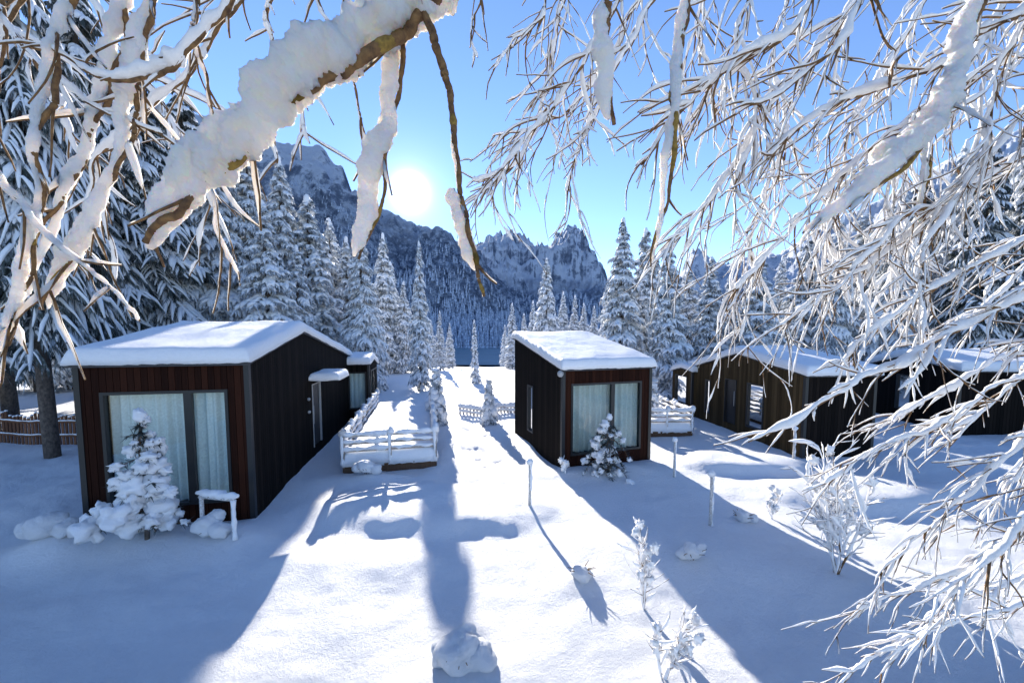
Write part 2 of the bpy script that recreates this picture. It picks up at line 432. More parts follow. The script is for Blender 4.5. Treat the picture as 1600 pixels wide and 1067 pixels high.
for px,py,d,k,wd in [(402,222,25,'f',1.25),(450,250,26,'f',1.15),(490,310,27,'a',1.4),(520,345,31,'b',1.0),(425,320,22,'b',1.15),(468,385,24,'a',1.15),
                  (545,372,30,'a',1.1),(570,350,26,'f',1.1),(600,366,40,'a',1.0),(632,440,40,'b',.9),(688,486,46,'c',.9),(703,505,60,'a',.9),(674,500,56,'b',.9),(615,410,52,'b',1.0),
                  (657,378,26.5,'c',.74),(800,474,52,'a',.9),(820,490,60,'b',.9),(852,405,38,'b',.9),(880,456,50,'a',.9),(896,462,46,'c',1),(912,474,52,'b',.9),(928,478,48,'a',.9),(943,470,44,'c',1),(866,490,60,'b',1),(833,470,55,'a',.9),(958,450,40,'b',1),
                  (790,508,70,'b',.9),(970,345,24,'a',1.1),(1003,358,27,'a',1.15),(1045,372,22.5,'a',1.1),(1022,400,30,'b',1.2),(1075,420,32,'b',1.2),(1105,402,27,'a',1.2),(1138,430,30,'a',1.1),
                  (1180,395,25,'b',1.3),(1215,400,31,'f',1.0),(1255,370,27,'b',1.3),(1300,340,25,'f',1.0),(1345,330,28,'b',1.3),(1385,290,24,'f',1.1),(1430,270,27,'d',.9),(1480,230,25,'f',1),
                  (1530,220,22,'d',.8),(1590,180,24,'f',1),(1640,150,21,'e',1),(1700,100,23,'d',1)]:
    tr(k,px,py,d,wd)
tr('v',743,500,30,.9,"slender young spruce coated white standing near the lake")
tree('t',-3.3,16.6,2.4,"short rounded conifer bush smothered in snow by the deck","snow-covered young conifers",1.0,name='conifer_bush',cat='bush')
tree('t',-1.05,17.0,1.9,"short rounded conifer bush smothered in snow by the fence","snow-covered young conifers",1.0,name='conifer_bush',cat='bush')
tree('t',5.9,16.0,2.0,"short conifer bush smothered in snow between the cabins","snow-covered young conifers",1.0,name='conifer_bush',cat='bush')

# ------------------------------------------------------------------ cabins
def segs(s0,s1,top,ops):
    cuts=[(0,top)]
    for a,b,z0,z1 in ops:
        if s1>a+.001 and s0<b-.001:
            n=[]
            for c0,c1 in cuts:
                if z0>c0: n.append((c0,min(c1,z0)))
                if z1<c1: n.append((max(c0,z1),c1))
            cuts=[c for c in n if c[1]-c[0]>.01]
    return cuts
def wall(P,dv,nv,length,topf,ops,mat,parent,zb,label=None):
    m=MB(); bw=.115; Z=Vector((0,0,1))
    edges={0,length}
    for a,b,_,_ in ops: edges|={a,b}
    edges=sorted(e for e in edges if 0<=e<=length)
    for e0,e1 in zip(edges,edges[1:]):
        n=max(1,round((e1-e0)/bw)); st=(e1-e0)/n
        for i in range(n):
            s0=e0+i*st; s1=s0+st
            t0=topf(s0); t1=topf(s1); tm=min(t0,t1)
            for z0,z1 in segs(s0+.002,s1-.002,tm,ops):
                zz0=zb if z0==0 else z0
                m.box(P+dv*(s0+.005)+Z*zz0,dv*(st-.010),nv*.018,Z*(z1-zz0))
                m.box(P+dv*s0-nv*.12+Z*(zz0+.001),dv*(st+.0),nv*.118,Z*(z1-zz0-.002+ (max(t0,t1)-tm if z1==tm else 0)))
    return m.obj('wall',mat,parent,smooth=False,label=label)
def window(P,dv,nv,op,mulls,parent,curt=True):
    s0,s1,z0,z1=op; Z=Vector((0,0,1)); m=MB(); fw=.06
    b=P-nv*.06
    def fr(a,bb,c,d,dep=.1): m.box(b+dv*a+Z*c,dv*(bb-a),nv*dep,Z*(d-c))
    fr(s0,s1,z0,z0+fw); fr(s0,s1,z1-fw,z1); fr(s0,s0+fw,z0+fw,z1-fw); fr(s1-fw,s1,z0+fw,z1-fw)
    for q,wd in mulls: fr(q-wd/2,q+wd/2,z0+fw,z1-fw,.09)
    wo=m.obj('window',M_frame,parent,smooth=False)
    gm=MB(); gp=P-nv*.03
    for c in ((s0+fw,z0+fw),(s1-fw,z0+fw),(s1-fw,z1-fw),(s0+fw,z1-fw)): gm.v.append(gp+dv*c[0]+Z*c[1])
    gm.f=[(0,1,2,3)]; gm.obj('glass',M_glass,wo,smooth=False)
    if curt:
        cm=MB(); n=int((s1-s0)/.018); rg=random.Random(int(s1*100))
        ph=0; am=1 if s1-s0>1.5 else .3
        for i in range(n+1):
            s=lerp(s0+.02,s1-.02,i/n); ph+=rg.uniform(.5,1.5)*.6
            off=am*(.045*math.sin(ph)+.03*math.sin(ph*.37))
            for zz in (z0+.02,(z0+z1)/2,z1-.02): cm.v.append(P-nv*(.2+off*(1.25-.5*(zz-z0)/(z1-z0)))+dv*s+Z*zz)
        for i in range(n):
            for k in (0,1): cm.f.append((i*3+k,i*3+k+1,i*3+3+k+1,i*3+3+k))
        cm.obj('curtain',M_curt,wo)
    rm=MB(); q=P-nv*(.5)
    for c in ((s0-.1,z0-.1),(s1+.1,z0-.1),(s1+.1,z1+.1),(s0-.1,z1+.1)): rm.v.append(q+dv*c[0]+Z*c[1])
    rm.f=[(0,1,2,3)]; rm.obj('interior',M_room,wo,smooth=False)
    return wo
def snow_slab(O,a,b,u0,u1,v0,v1,zf,th_,parent,seed=0,nu=50,nv_=80,edge=.12,over=.03,name='snow',wave=.6):
    """thick snow layer lying over surface zf(v)"""
    m=MB()
    def par(i,n,lo_,hi):
        k=5
        if i<k: return lo_+edge*(1-math.cos(math.pi/2*i/k))
        if i>n-k: return hi-edge*(1-math.cos(math.pi/2*(n-i)/k))
        return lerp(lo_+edge,hi-edge,(i-k)/(n-2*k))
    for j in range(nv_+1):
        v=par(j,nv_,v0-over,v1+over)
        for i in range(nu+1):
            u=par(i,nu,u0-over,u1+over)
            de=min(u-(u0-over),(u1+over)-u,edge); df=min(v-(v0-over),(v1+over)-v,edge)
            hu=math.sqrt(max(0,1-(1-de/edge)**2)); hv=math.sqrt(max(0,1-(1-df/edge)**2))
            h=th_*(hu*hv)**.6
            wob=.02*noise.noise((u*1.7+seed,v*1.7,2))+.010*noise.noise((u*6,v*6,seed))
            edgew=1-hu*hv
            ed=wave*(.04*noise.noise((u*2.2+seed,v*2.2,8))+.035*noise.noise((u*8+seed,v*8,3)))*edgew
            vv=min(max(v,v0),v1)
            z=zf(vv)+h*(1+.14*noise.noise((u*.8,v*.8,seed)))+wob*hu*hv-.06*edgew+ed
            p=O+a*(u+ (ed if u>(u0+u1)/2 else -ed))+b*(v+(ed if v>(v0+v1)/2 else -ed)); m.v.append(Vector((p.x,p.y,z)))
    for j in range(nv_):
        for i in range(nu):
            q=j*(nu+1)+i; m.f.append((q,q+1,q+nu+2,q+nu+1))
    n0=len(m.v)
    per=[(i,0) for i in range(nu)]+[(nu,j) for j in range(nv_)]+[(i,nv_) for i in range(nu,0,-1)]+[(0,j) for j in range(nv_,0,-1)]
    cu=(u0+u1)/2; cv=(v0+v1)/2
    for i,j in per:
        q=m.v[j*(nu+1)+i]; c=O+a*cu+b*cv
        d=Vector((c.x-q.x,c.y-q.y,0)); d.normalize()
        m.v.append(q+d*.1)
    K=len(per)
    for k in range(K):
        k2=(k+1)%K
        m.f.append((per[k][1]*(nu+1)+per[k][0],n0+k,n0+k2,per[k2][1]*(nu+1)+per[k2][0]))
    return m.obj(name,M_snow,parent)
def V2(p): return Vector((p[0],p[1],0))
def volume(O,b,w_,L_,prof,fops,sops,mats,parent,zb=-.4,snow=.3,fm=(),sm=(),seed=0,over=.14,curt=True,flabel=None,slabel=None,oops=()):
    O=V2(O); b=V2(b).normalized(); a=Vector((b.y,-b.x,0))
    if w_<0: a=-a; w_=-w_
    zf=lambda v: interp(prof,v)
    wall(O,a,-b,w_,lambda s:zf(0)-.03,fops,mats[0],parent,zb,flabel)
    wall(O,b,-a,L_,lambda s:zf(s)-.03,sops,mats[1],parent,zb,slabel)
    wall(O+a*w_,b,a,L_,lambda s:zf(s)-.03,oops,mats[1],parent,zb)
    wall(O+b*L_,a,b,w_,lambda s:zf(L_)-.03,[],mats[1],parent,zb)
    for op in fops: window(O,a,-b,op,fm,parent,curt)
    for op in sops:
        if op[2]>0.31 : window(O,b,-a,op,sm,parent,curt)
    Z=Vector((0,0,1))
    m=MB(); m.box(O-a*.035-b*.035+Z*zb,a*.1,b*.1,Z*(zf(0)-.05-zb)); m.obj('corner_trim',M_frame,parent,smooth=False)
    m=MB(); m.box(O+a*(w_-.065)-b*.035+Z*zb,a*.1,b*.1,Z*(zf(0)-.05-zb)); m.obj('corner_trim',M_frame,parent,smooth=False)
    r=MB(); vs=[p[0] for p in prof]
    vs[0]=-over; vs[-1]=L_+over
    ext=lambda v: zf(v) if 0<=v<=L_ else (zf(0)+(v)*(prof[1][1]-prof[0][1])/(prof[1][0]-prof[0][0]) if v<0 else zf(L_)+(v-L_)*(prof[-1][1]-prof[-2][1])/(prof[-1][0]-prof[-2][0]))
    for v in vs:
        for u in (-over*.6,w_+over*.6):
            p=O+a*u+b*v; r.v.append(Vector((p.x,p.y,ext(v)-.02))); r.v.append(Vector((p.x,p.y,ext(v)+.10)))
    for i in range(len(vs)-1):
        q=i*4; r.f+=[(q,q+2,q+6,q+4),(q+1,q+5,q+7,q+3),(q,q+4,q+5,q+1),(q+2,q+3,q+7,q+6)]
    r.f.append((0,1,3,2)); q=(len(vs)-1)*4; r.f.append((q,q+2,q+3,q+1))
    ro=r.obj('roof',M_metal,parent,smooth=False)
    snow_slab(O,a,b,-over*.6,w_+over*.6,-over,L_+over,lambda v:ext(v)+.09,snow,ro,seed)
    return O,a,b

c1=empty('cabin',(0,0,0),"dark timber cabin, thick snow roof, curtained window, small conifer before it","cabin","timber cabins in the snow")
def side_door(O,a,b,s0,s1,z0,z1,parent,aw=True):
    Z=Vector((0,0,1)); n=-a
    m=MB(); m.box(O+b*s0-n*.05+Z*z0,b*(s1-s0),n*.03,Z*(z1-z0))
    for k in range(1,4): m.box(O+b*(s0+.08)-n*.02+Z*(z0+k*(z1-z0)/4-.01),b*(s1-s0-.16),n*.008,Z*.02)
    d=m.obj('door',M_door,parent,smooth=False)
    f=MB(); f.box(O+b*(s0)-n*.02+Z*z0,b*.03,n*.06,Z*(z1-z0)); f.box(O+b*(s1-.03)-n*.02+Z*z0,b*.03,n*.06,Z*(z1-z0)); f.box(O+b*(s0+.03)-n*.02+Z*(z1-.03),b*(s1-s0-.06),n*.06,Z*.03)
    f.obj('frame',M_lamp if aw else M_frame,d,smooth=False)
    h=MB(); h.tube([O+b*(s0+.12)+n*.02+Z*(z0+.75),O+b*(s0+.12)+n*.02+Z*(z0+1.35)],[.014,.014],8); h.obj('handle',M_lamp,d)
    if aw:
        q=MB(); q.box(O+b*(s0-.25)+n*.03+Z*(z1+.12),b*(s1-s0+.5),n*.85,Z*.05)
        ao=q.obj('awning',M_metal,parent,smooth=False)
        snow_slab(O,n,b,.03,.88,s0-.25,s1+.25,lambda v:z1+.2,.2,ao,3,16,24,edge=.14,over=.03)
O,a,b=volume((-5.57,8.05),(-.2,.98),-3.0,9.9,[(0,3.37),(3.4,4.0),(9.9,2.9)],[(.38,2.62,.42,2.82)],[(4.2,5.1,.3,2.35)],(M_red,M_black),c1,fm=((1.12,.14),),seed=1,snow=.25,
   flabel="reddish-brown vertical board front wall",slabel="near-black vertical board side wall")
side_door(O,a,b,4.2,5.1,.3,2.35,c1)
for z in (1.55,1.95):
    m=MB(); m.blob(O+b*3.75-a*.05+Vector((0,0,z)),(.05,.05,.05),8,6,.05); m.obj('wall_lamp',M_lamp,c1)
volume((-6.55,17.5),(-.2,.98),-1.2,2.4,[(0,2.55),(1.2,2.7),(2.4,2.4)],[(.12,.9,.5,2.2)],[(.35,2.2,.5,2.25)],(M_black,M_black),c1,sm=((1.2,.08),),seed=4,snow=.26,over=.12)

c2=empty('cabin',(0,0,0),"small dark timber cabin with sloping snow roof and curtained glass front","cabin","timber cabins in the snow")
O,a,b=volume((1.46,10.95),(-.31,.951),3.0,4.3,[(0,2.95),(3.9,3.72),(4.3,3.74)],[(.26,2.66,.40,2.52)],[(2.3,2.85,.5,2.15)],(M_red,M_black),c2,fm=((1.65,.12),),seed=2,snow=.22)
m=MB(); m.blob(O+a*-.1-b*.05+Vector((0,0,2.83)),(.09,.09,.1),10,8,.05); m.obj('wall_lamp',M_lamp,c2)

c3=empty('cabin',(0,0,0),"brown weathered timber cabin with peaked snow roof, door and windows","cabin","timber cabins in the snow")
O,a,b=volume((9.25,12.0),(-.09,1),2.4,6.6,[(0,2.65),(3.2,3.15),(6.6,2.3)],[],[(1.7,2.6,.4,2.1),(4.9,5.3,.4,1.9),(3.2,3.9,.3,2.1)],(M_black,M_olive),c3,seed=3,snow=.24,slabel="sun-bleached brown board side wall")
side_door(O,a,b,3.2,3.9,.3,2.1,c3,aw=False)
volume((8.5,18.0),(-.09,1),1.0,1.8,[(0,2.15),(.9,2.25),(1.8,2.05)],[],[(.4,1.5,.5,1.9)],(M_olive,M_olive),c3,seed=6,snow=.2,over=.1)

c4=empty('cabin',(0,0,0),"dark timber cabin with snow roof half hidden by branches","cabin","timber cabins in the snow")
volume((17.6,15.0),(.12,1),3.4,4.5,[(0,2.5),(2.5,2.9),(4.5,2.4)],[],[(2,2.8,.5,2.1)],(M_black,M_black),c4,seed=5,snow=.3)

# ------------------------------------------------------------------ decks with railings
def deck(O,bd,w_,L_,top,railh,label,seed,sides=('front','far','near')):
    O=V2(O); b=V2(bd).normalized(); a=Vector((b.y,-b.x,0)); Z=Vector((0,0,1))
    e=empty('deck',(0,0,0),label,"deck","snow-covered terraces")
    m=MB(); n=int(w_/.14)
    for i in range(n): m.box(O+a*(w_*i/n)+Z*(top-.04),a*(w_/n-.01),b*L_,Z*.04)
    m.obj('floor',M_deckwood,e,smooth=False)
    m=MB(); m.box(O-b*.03+Z*(-.2),a*w_,b*.03,Z*(top+.18)); m.box(O+a*w_+Z*(-.2),a*.03,b*L_,Z*(top+.18)); m.box(O-a*.03+Z*(-.2),a*.03,b*L_,Z*(top+.18))
    m.obj('fascia',M_deckwood,e,smooth=False)
    snow_slab(O,a,b,.0,w_,0,L_,lambda v:top,.38,e,seed,30,60,edge=.22,over=.05,wave=1.2)
    runs=[]
    if 'front' in sides: runs.append((O,a,w_))
    if 'far' in sides: runs.append((O+a*w_,b,L_))
    if 'near' in sides: runs.append((O,b,L_))
    rl=MB(); sn=MB(); rg=random.Random(seed)
    for P,d,ln in runs:
        n=max(1,round(ln/1.3)); nr=Vector((d.y,-d.x,0))
        for i in range(n+1):
            q=P+d*(ln*i/n)
            po=MB(); po.box(q-d*.03-nr*.03+Z*(top-.1),d*.06,nr*.06,Z*(railh+.1)); po.obj('post',M_rail,e,smooth=False)
            sn.blob(q+Z*(top+railh+.05),(.11,.10,.12),10,8,.7,seed=i+seed)
            sn.tube([q+Vector((-.02,-.035,top+railh*k/8)) for k in range(9)],[.02+.04*rg.random() for k in range(9)],6)
        for k in range(3):
            z=top+railh*(.42+.25*k)
            rl.box(P-nr*.02+Z*z,d*ln,nr*.04,Z*.06)
            steps=int(ln/.06)
            pts=[P+d*(ln*i/steps)+Z*(z+.085+.03*noise.noise((i*.25,k,seed))) for i in range(steps+1)]
            amp=.08 if k==2 else .058
            sn.tube(pts,[max(.012,amp*(.75+1.3*noise.noise((p.x*2.2,p.y*2.2,z+seed))+.6*noise.noise((p.x*7,p.y*7,z)))) for p in pts],8,rough=.4,rs=14)
    rl.obj('rail',M_rail,e,smooth=False); sn.obj('rail_snow',M_snow,e)
    return e
deck((-4.75,10.6),(-.22,.97),2.55,8.0,.28,.84,"raised wooden terrace with snow-covered railing beside the cabin",2)
deck((5.0,14.6),(-.05,1),2.0,4.5,.2,.8,"raised wooden terrace with snowy railing between two cabins",7)

# ------------------------------------------------------------------ picket fences
def fence(P,Q,label,h=.95,sn_=1.0,mat=None):
    P=V2(P); Q=V2(Q); d=(Q-P); ln=d.length; d.normalize(); nr=Vector((d.y,-d.x,0)); Z=Vector((0,0,1))
    mat=mat or M_fencewood
    e=empty('picket_fence',(0,0,0),label,"fence","wooden picket fences")
    m=MB(); sn=MB(); n=int(ln/.16); rg=random.Random(int(ln*10))
    for i in range(n):
        p=P+d*(ln*i/n); z=G(p.x,p.y); hh=h*rg.uniform(.88,1.08)
        m.box(p+Z*(z-.2),d*.10,nr*.025,Z*(hh+.2)); sn.blob(p+d*.05+Z*(z+hh+.01),(.07*sn_,.05,.06*sn_),6,5,.3,seed=i)
    m.obj('pickets',mat,e,smooth=False)
    r=MB()
    for k in (.3,.75):
        pts=[P+d*(ln*i/n)+nr*.05 for i in range(n+1)]
        pts=[p+Z*(G(p.x,p.y)+h*k) for p in pts]
        r.tube(pts,[.035]*len(pts),6)
        sn.tube([p-nr*.0+Z*.05 for p in pts],[.04*sn_*(.6+.8*rg.random()) for _ in pts],5)
    r.obj('rail',mat,e); sn.obj('snow',M_snow,e)
M_pale=board_mat('snowy_pickets',(.35,.3,.27),(.7,.68,.66))
fence((-2.6,18.6),(.4,19.0),"low weathered picket fence mostly covered with snow",.42,1.6,M_pale)
fence((-24,14.5),(-10.9,12.8),"brown picket fence behind spruce trunks in snow",1.1,.6)

# ------------------------------------------------------------------ posts
M_post=bark_mat('frosted_post',(.3,.27,.24),(.7,.7,.7),30)
def post(x,y,h,label):
    e=empty('garden_post',(x,y,G(x,y)),label,"post","slim garden posts in the snow")
    m=MB(); m.tube([Vector((0,0,-.3)),Vector((0.01,0,h*.5)),Vector((0,0,h))],[.035,.033,.03],8); m.obj('pole',M_post,e)
    s=MB(); s.blob((0,0,h+.03),(.075,.075,.07),10,7,.4,seed=x)
    pts=[Vector((.03,-.01,h*k/12)) for k in range(13)]
    s.tube(pts,[.03*(.7+noise.noise((x,y,k*.6))) for k in range(13)],6); s.obj('snow',M_snow,e)
post(.39,8.3,.95,"slim frosted post with snow cap on a snow mound")
post(4.4,10.2,1.0,"slim frosted post with snow cap by the cabin")
post(4.05,7.6,1.05,"slim frosted post with snow cap in open snow")
post(8.6,11.5,.9,"slim frosted post with snow cap beside the brown cabin")
e=empty('handrail',(0,0,0),"short wooden handrail with thick snow at the cabin front","handrail")
z0=G(-5.2,6.95)
m=MB(); m.tube([Vector((-5.2,6.95,z0-.3)),Vector((-5.2,6.95,z0+.8))],[.04,.035],8); m.obj('post',M_post,e)
m=MB(); m.tube([Vector((-5.95,7.15,z0-.3)),Vector((-5.95,7.15,z0+.75))],[.04,.035],8); m.obj('post',M_post,e)
m=MB(); m.tube([Vector((-6.0,7.17,z0+.71)),Vector((-5.15,6.93,z0+.75))],[.03,.03],8); m.obj('rail',M_post,e)
m=MB(); pts=[Vector((-6.05,7.18,z0+.79)).lerp(Vector((-5.08,6.92,z0+.83)),i/19) for i in range(20)]; m.tube(pts,[.07*(.3+.9*math.sin(math.pi*(i+.5)/20)**.4)*(.8+.8*noise.noise((i*.4,1,1))) for i in range(20)],10,rough=.7,rs=9)
pts=[Vector((-5.17,6.92,z0+.75*i/9)) for i in range(10)]; m.tube(pts,[.05,.04,.03,.035,.05,.03,.035,.03,.04,.05],7); m.obj('snow',M_snow,e)

# ------------------------------------------------------------------ branch growth
def snow_on(S,pts,sn,br,rg,n=6,seed=0,rough=.35,gapf=1.0,tap=.6,fine=0.0,lift=.95):
    """snow line resting on a twig of radius br, thicker where it lies flat"""
    m=len(pts); rad=[]; out=[]; W=6 if fine else 1
    so=Vector((seed,seed*2,0)); fr=.35/max(.02,sn)
    lf=.26 if fine else .5; hf_=.0 if fine else .3
    for i,p in enumerate(pts):
        t=(pts[min(i+W,m-1)]-pts[max(i-W,0)])
        if t.length>0: t.normalize()
        hz=math.sqrt(t.x**2+t.y**2)
        q=.82+.95*gapf*noise.noise(p*fr*lf+so)+hf_*noise.noise(p*fr*1.6+so)
        r=sn*max(.0,q)*(.5+.5*hz)*lerp(1,tap,i/(m-1))
        if fine: e=min(1,(.15+i/(m*.14)))**.6*min(1,(m-1-i)/(m*.22)+.04)**.6
        else: e=min(1,.35+.65*i/1.5)*min(1,(m-1-i+.2)/1.8)
        r=max(br*.4,r*e); rad.append(r)
        out.append(p+Vector((-(1-hz)*(r*.85),-.1*r,(r*lift+br*.2)*hz)))
    S.tube(out,rad,n,rough=rough,rs=.8/max(.015,sn),fine=fine,tw=W)
def grow(B,S,p,d,ln,r,lvl,rg,droop,sn,step,spread,kids):
    n=max(4,int(ln/step)); st=ln/n; pts=[p.copy()]; d=d.normalized()
    c1_=rg.gauss(0,.07); c2_=rg.gauss(0,.045)
    for i in range(n):
        d=(d+Vector((c1_+rg.gauss(0,.07),rg.gauss(0,.07),c2_+rg.gauss(0,.07)-droop))).normalized()
        p=p+d*st; pts.append(p.copy())
    B.tube(pts,[lerp(r,r*.5,i/n) for i in range(n+1)],4)
    snow_on(S,pts,sn,r,rg,5,seed=rg.random()*9,rough=0 if sn<.012 else .3,lift=1.05)
    if lvl>0:
        children(B,S,pts,ln,r,lvl,rg,droop,sn,step,spread,kids)
def children(B,S,pts,ln,r,lvl,rg,droop,sn,step,spread,kids,f0=.15,lenf=.5,mn=None,csn=None):
    k=max(1,int(ln*7*kids)) if mn is None else mn
    m=len(pts)
    for q in range(k):
        s=(f0+(1-f0)*(q+rg.random()*.8)/k)*(m-1); i0=min(m-2,int(s)); c=pts[i0].lerp(pts[i0+1],min(1,s-i0))
        t=(pts[i0+1]-pts[i0]).normalized()
        v=Vector((rg.gauss(0,1),rg.gauss(0,.6),rg.gauss(0,.8)-.15)); v=(v-t*v.dot(t)).normalized()
        dd=(t*rg.uniform(.7,1.1)+v*spread*rg.uniform(.3,1.3)).normalized()
        l2=ln*lenf*rg.choice((.35,.6,.9,1.1,1.6))*rg.uniform(.8,1.2)*(1.15-.45*s/(m-1))
        if l2<.07: continue
        grow(B,S,c,dd,l2,r*.72,lvl-1,rg,droop,(csn or sn*.82)*rg.choice((.5,.8,1.0,1.4)),step,spread,kids)
def spline(c,n=8):
    out=[]
    P=[c[0]]+c+[c[-1]]
    for i in range(1,len(P)-2):
        for k in range(n):
            t=k/n; a,b_,c_,d=P[i-1],P[i],P[i+1],P[i+2]
            out.append(.5*((2*b_)+(c_-a)*t+(2*a-5*b_+4*c_-d)*t*t+(3*b_-a-3*c_+d)*t**3))
    out.append(c[-1]); return out
def bough(parent,ctrl,r0,r1,sn,lvl,seed,droop=.05,spread=.6,lenf=.35,buds=0,mn=None,csn=.02,kids=1.0,tr_=.006,wig=.03,gapf=1.0,smat=None,npt=20,tap=.6,big=False):
    rg=random.Random(seed); B=MB(); S=MB()
    base=spline([from_pixel(*c) for c in ctrl],npt)
    n=len(base)-1
    so=Vector((seed*1.37,seed*.71,seed*.33))
    pts=[p+(noise.noise_vector(p*5+so)+noise.noise_vector(p*13+so)*.3)*wig for p in base]
    ln=sum((pts[i+1]-pts[i]).length for i in range(n))
    rads=[lerp(r0,r1,i/n)*(1+.3*noise.noise(p*30)+.2*noise.noise(p*90)) for i,p in enumerate(pts)]
    B.tube(pts,rads,8)
    if big:
        soft=[p+noise.noise_vector(p*4+so)*wig*.8 for p in base]
        snow_on(S,soft,sn,r0*.6,rg,44,seed=seed,rough=.62,gapf=gapf,tap=tap,fine=.15,lift=1.08)
    else: snow_on(S,pts,sn,r0*.6,rg,8,seed=seed,rough=.5,gapf=gapf,tap=tap)
    if lvl>0: children(B,S,pts[::(4 if big else 1)],ln,tr_/.72,lvl,rg,droop,sn,.045,spread,kids,f0=.04,lenf=lenf,mn=mn,csn=csn)
    bo=B.obj('branch',M_twig,parent); S.obj('snow',smat or M_twigsnow,bo)
    for q in range(buds):
        K=MB(); st=max(1,npt//12)
        i=rg.randint(int(n*.3),n-5*st-1); w_=3*st
        seg=[pts[i-w_],pts[i-st],pts[i],pts[i+st],pts[min(n,i+w_)]]
        rr=rads[i]
        K.tube(seg,[rr*1.0,rr*1.35,rr*1.5,rr*1.3,rr*.95],9)
        K.obj('bud',M_bud,bo)
    return pts

tA=empty('overhanging_tree',(0,0,0),"bare-twigged tree with snow-caked drooping branches over the cabins","tree")
T=MB(); T.tube([Vector((-1.2,-1.6,-.4)),Vector((-1.15,-1.55,2.5)),Vector((-1.0,-1.4,5)),Vector((-.7,-1,7)),Vector((-.5,-.7,8.6))],[.24,.2,.16,.12,.06],12); T.obj('trunk',M_bark,tA)
for ex in ((.1,1.2,5.9),(-1.0,1.4,6.0),(.9,1.8,6.6),(-1.9,1.3,5.8)):
    T=MB(); T.tube(spline([Vector((-.8,-1.1,6.6)),Vector((-.4,.2,7.0)),Vector(ex)],6),[.05-.002*i for i in range(13)],7); T.obj('limb',M_bark,tA)
A=[ # ctrl, r0, r1, snow, mn, len, child snow, buds
 ([(760,-140,1.3),(690,-5,1.25),(580,92,1.2),(480,140,1.15),(395,220,1.12),(305,310,1.1),(225,385,1.1)],.021,.009,.070,7,.14,.011,6),
 ([(650,-10,1.3),(632,50,1.3),(617,130,1.3),(610,220,1.28),(588,320,1.28),(560,405,1.25)],.011,.004,.058,5,.14,.010,3),
 ([(655,-30,1.2),(678,60,1.2),(690,130,1.2),(708,220,1.2),(725,320,1.2),(745,400,1.2),(748,460,1.2)],.013,.005,.011,3,.1,.006,4),
 ([(710,300,1.21),(722,340,1.21),(736,380,1.21),(746,420,1.21)],.006,.004,.062,0,0,0,0),
 ([(150,-60,1.5),(90,80,1.5),(55,220,1.45),(60,360,1.45),(20,480,1.4),(5,545,1.4)],.012,.004,.042,8,.2,.014,1),
 ([(210,-20,1.7),(165,140,1.7),(110,300,1.6),(40,440,1.6),(20,500,1.6)],.011,.004,.052,8,.2,.017,0),
 ([(250,-40,1.6),(215,120,1.6),(190,260,1.55),(120,380,1.5),(75,480,1.5)],.011,.004,.052,8,.2,.015,1),
 ([(-60,180,1.4),(20,300,1.4),(90,380,1.4),(160,450,1.4),(228,512,1.4)],.009,.003,.014,8,.16,.010,2),
 ([(300,-60,1.8),(310,60,1.8),(335,180,1.8),(330,300,1.7),(370,440,1.7)],.009,.003,.018,10,.22,.011,0),
 ([(390,-60,2.0),(340,60,2.0),(250,150,1.9),(170,230,1.9),(130,330,1.9)],.011,.003,.034,14,.22,.015,0),
 ([(60,-60,1.8),(0,100,1.8),(-30,240,1.8)],.011,.004,.034,12,.3,.015,0),
 ([(120,-50,2.2),(180,70,2.2),(250,160,2.2),(300,260,2.1),(340,330,2.1)],.010,.003,.027,16,.22,.014,0),
 ([(450,-60,2.2),(420,40,2.2),(460,130,2.2),(480,220,2.2)],.010,.003,.026,12,.26,.014,0),
 ([(0,20,2.0),(80,130,2.0),(130,240,2.0),(150,330,2.0)],.010,.003,.027,14,.22,.014,0),
 ([(560,-60,1.8),(520,40,1.8),(480,110,1.8),(440,190,1.8),(425,260,1.8)],.009,.003,.02,10,.2,.011,0),
 ([(380,-40,1.5),(300,90,1.5),(210,130,1.5),(140,120,1.5),(70,60,1.5)],.011,.004,.028,10,.22,.013,0),
 ([(0,-20,1.6),(30,60,1.6),(150,170,1.6),(260,210,1.6)],.010,.003,.024,9,.22,.012,0),
 ([(480,-60,1.5),(500,0,1.5),(540,90,1.5),(560,190,1.5),(590,250,1.5)],.007,.003,.012,6,.2,.009,0),
 ([(1000,-60,2.4),(935,60,2.4),(880,150,2.4),(820,220,2.35),(760,300,2.3)],.010,.003,.026,28,.22,.012,0),
 ([(960,-60,2.2),(945,40,2.2),(944,80,2.2)],.012,.012,.012,0,0,0,0),
 ([(945,10,2.2),(948,70,2.2),(952,120,2.2),(954,190,2.2)],.026,.010,.09,0,0,0,0),
 ([(760,-60,2.4),(740,30,2.4),(745,90,2.4)],.007,.003,.016,8,.3,.011,0),
 ([(860,-60,2.6),(850,20,2.6),(820,60,2.6),(770,110,2.6)],.008,.003,.02,16,.28,.012,0),
 ([(1060,-60,2.6),(990,60,2.6),(930,180,2.6),(900,240,2.5),(888,300,2.5)],.010,.003,.025,26,.22,.013,0),
 ([(900,-60,3),(870,60,3),(850,170,3),(800,260,3),(740,285,3)],.010,.003,.028,28,.22,.014,0),
 ([(1020,-60,3),(960,80,3),(900,160,3),(830,200,3),(770,210,3)],.010,.003,.028,24,.22,.014,0),
]
for i,(c,r0,r1,sn,mn,lf,cs,bd) in enumerate(A):
    big=i in (0,1,3,4,5,6,20)
    bough(tA,c,r0,r1,sn,2 if mn>12 else (1 if mn else 0),11+i,droop=.085,spread=.75,lenf=lf,buds=bd,mn=mn or None,csn=cs,kids=.9,gapf=.85 if big else 1.0,wig=.018 if i==3 else .035,npt=(64 if i<4 or i==20 else 44) if big else 18,tap=.7 if i<2 else .65,smat=None if (i<9 or big) else M_finesnow,big=big)

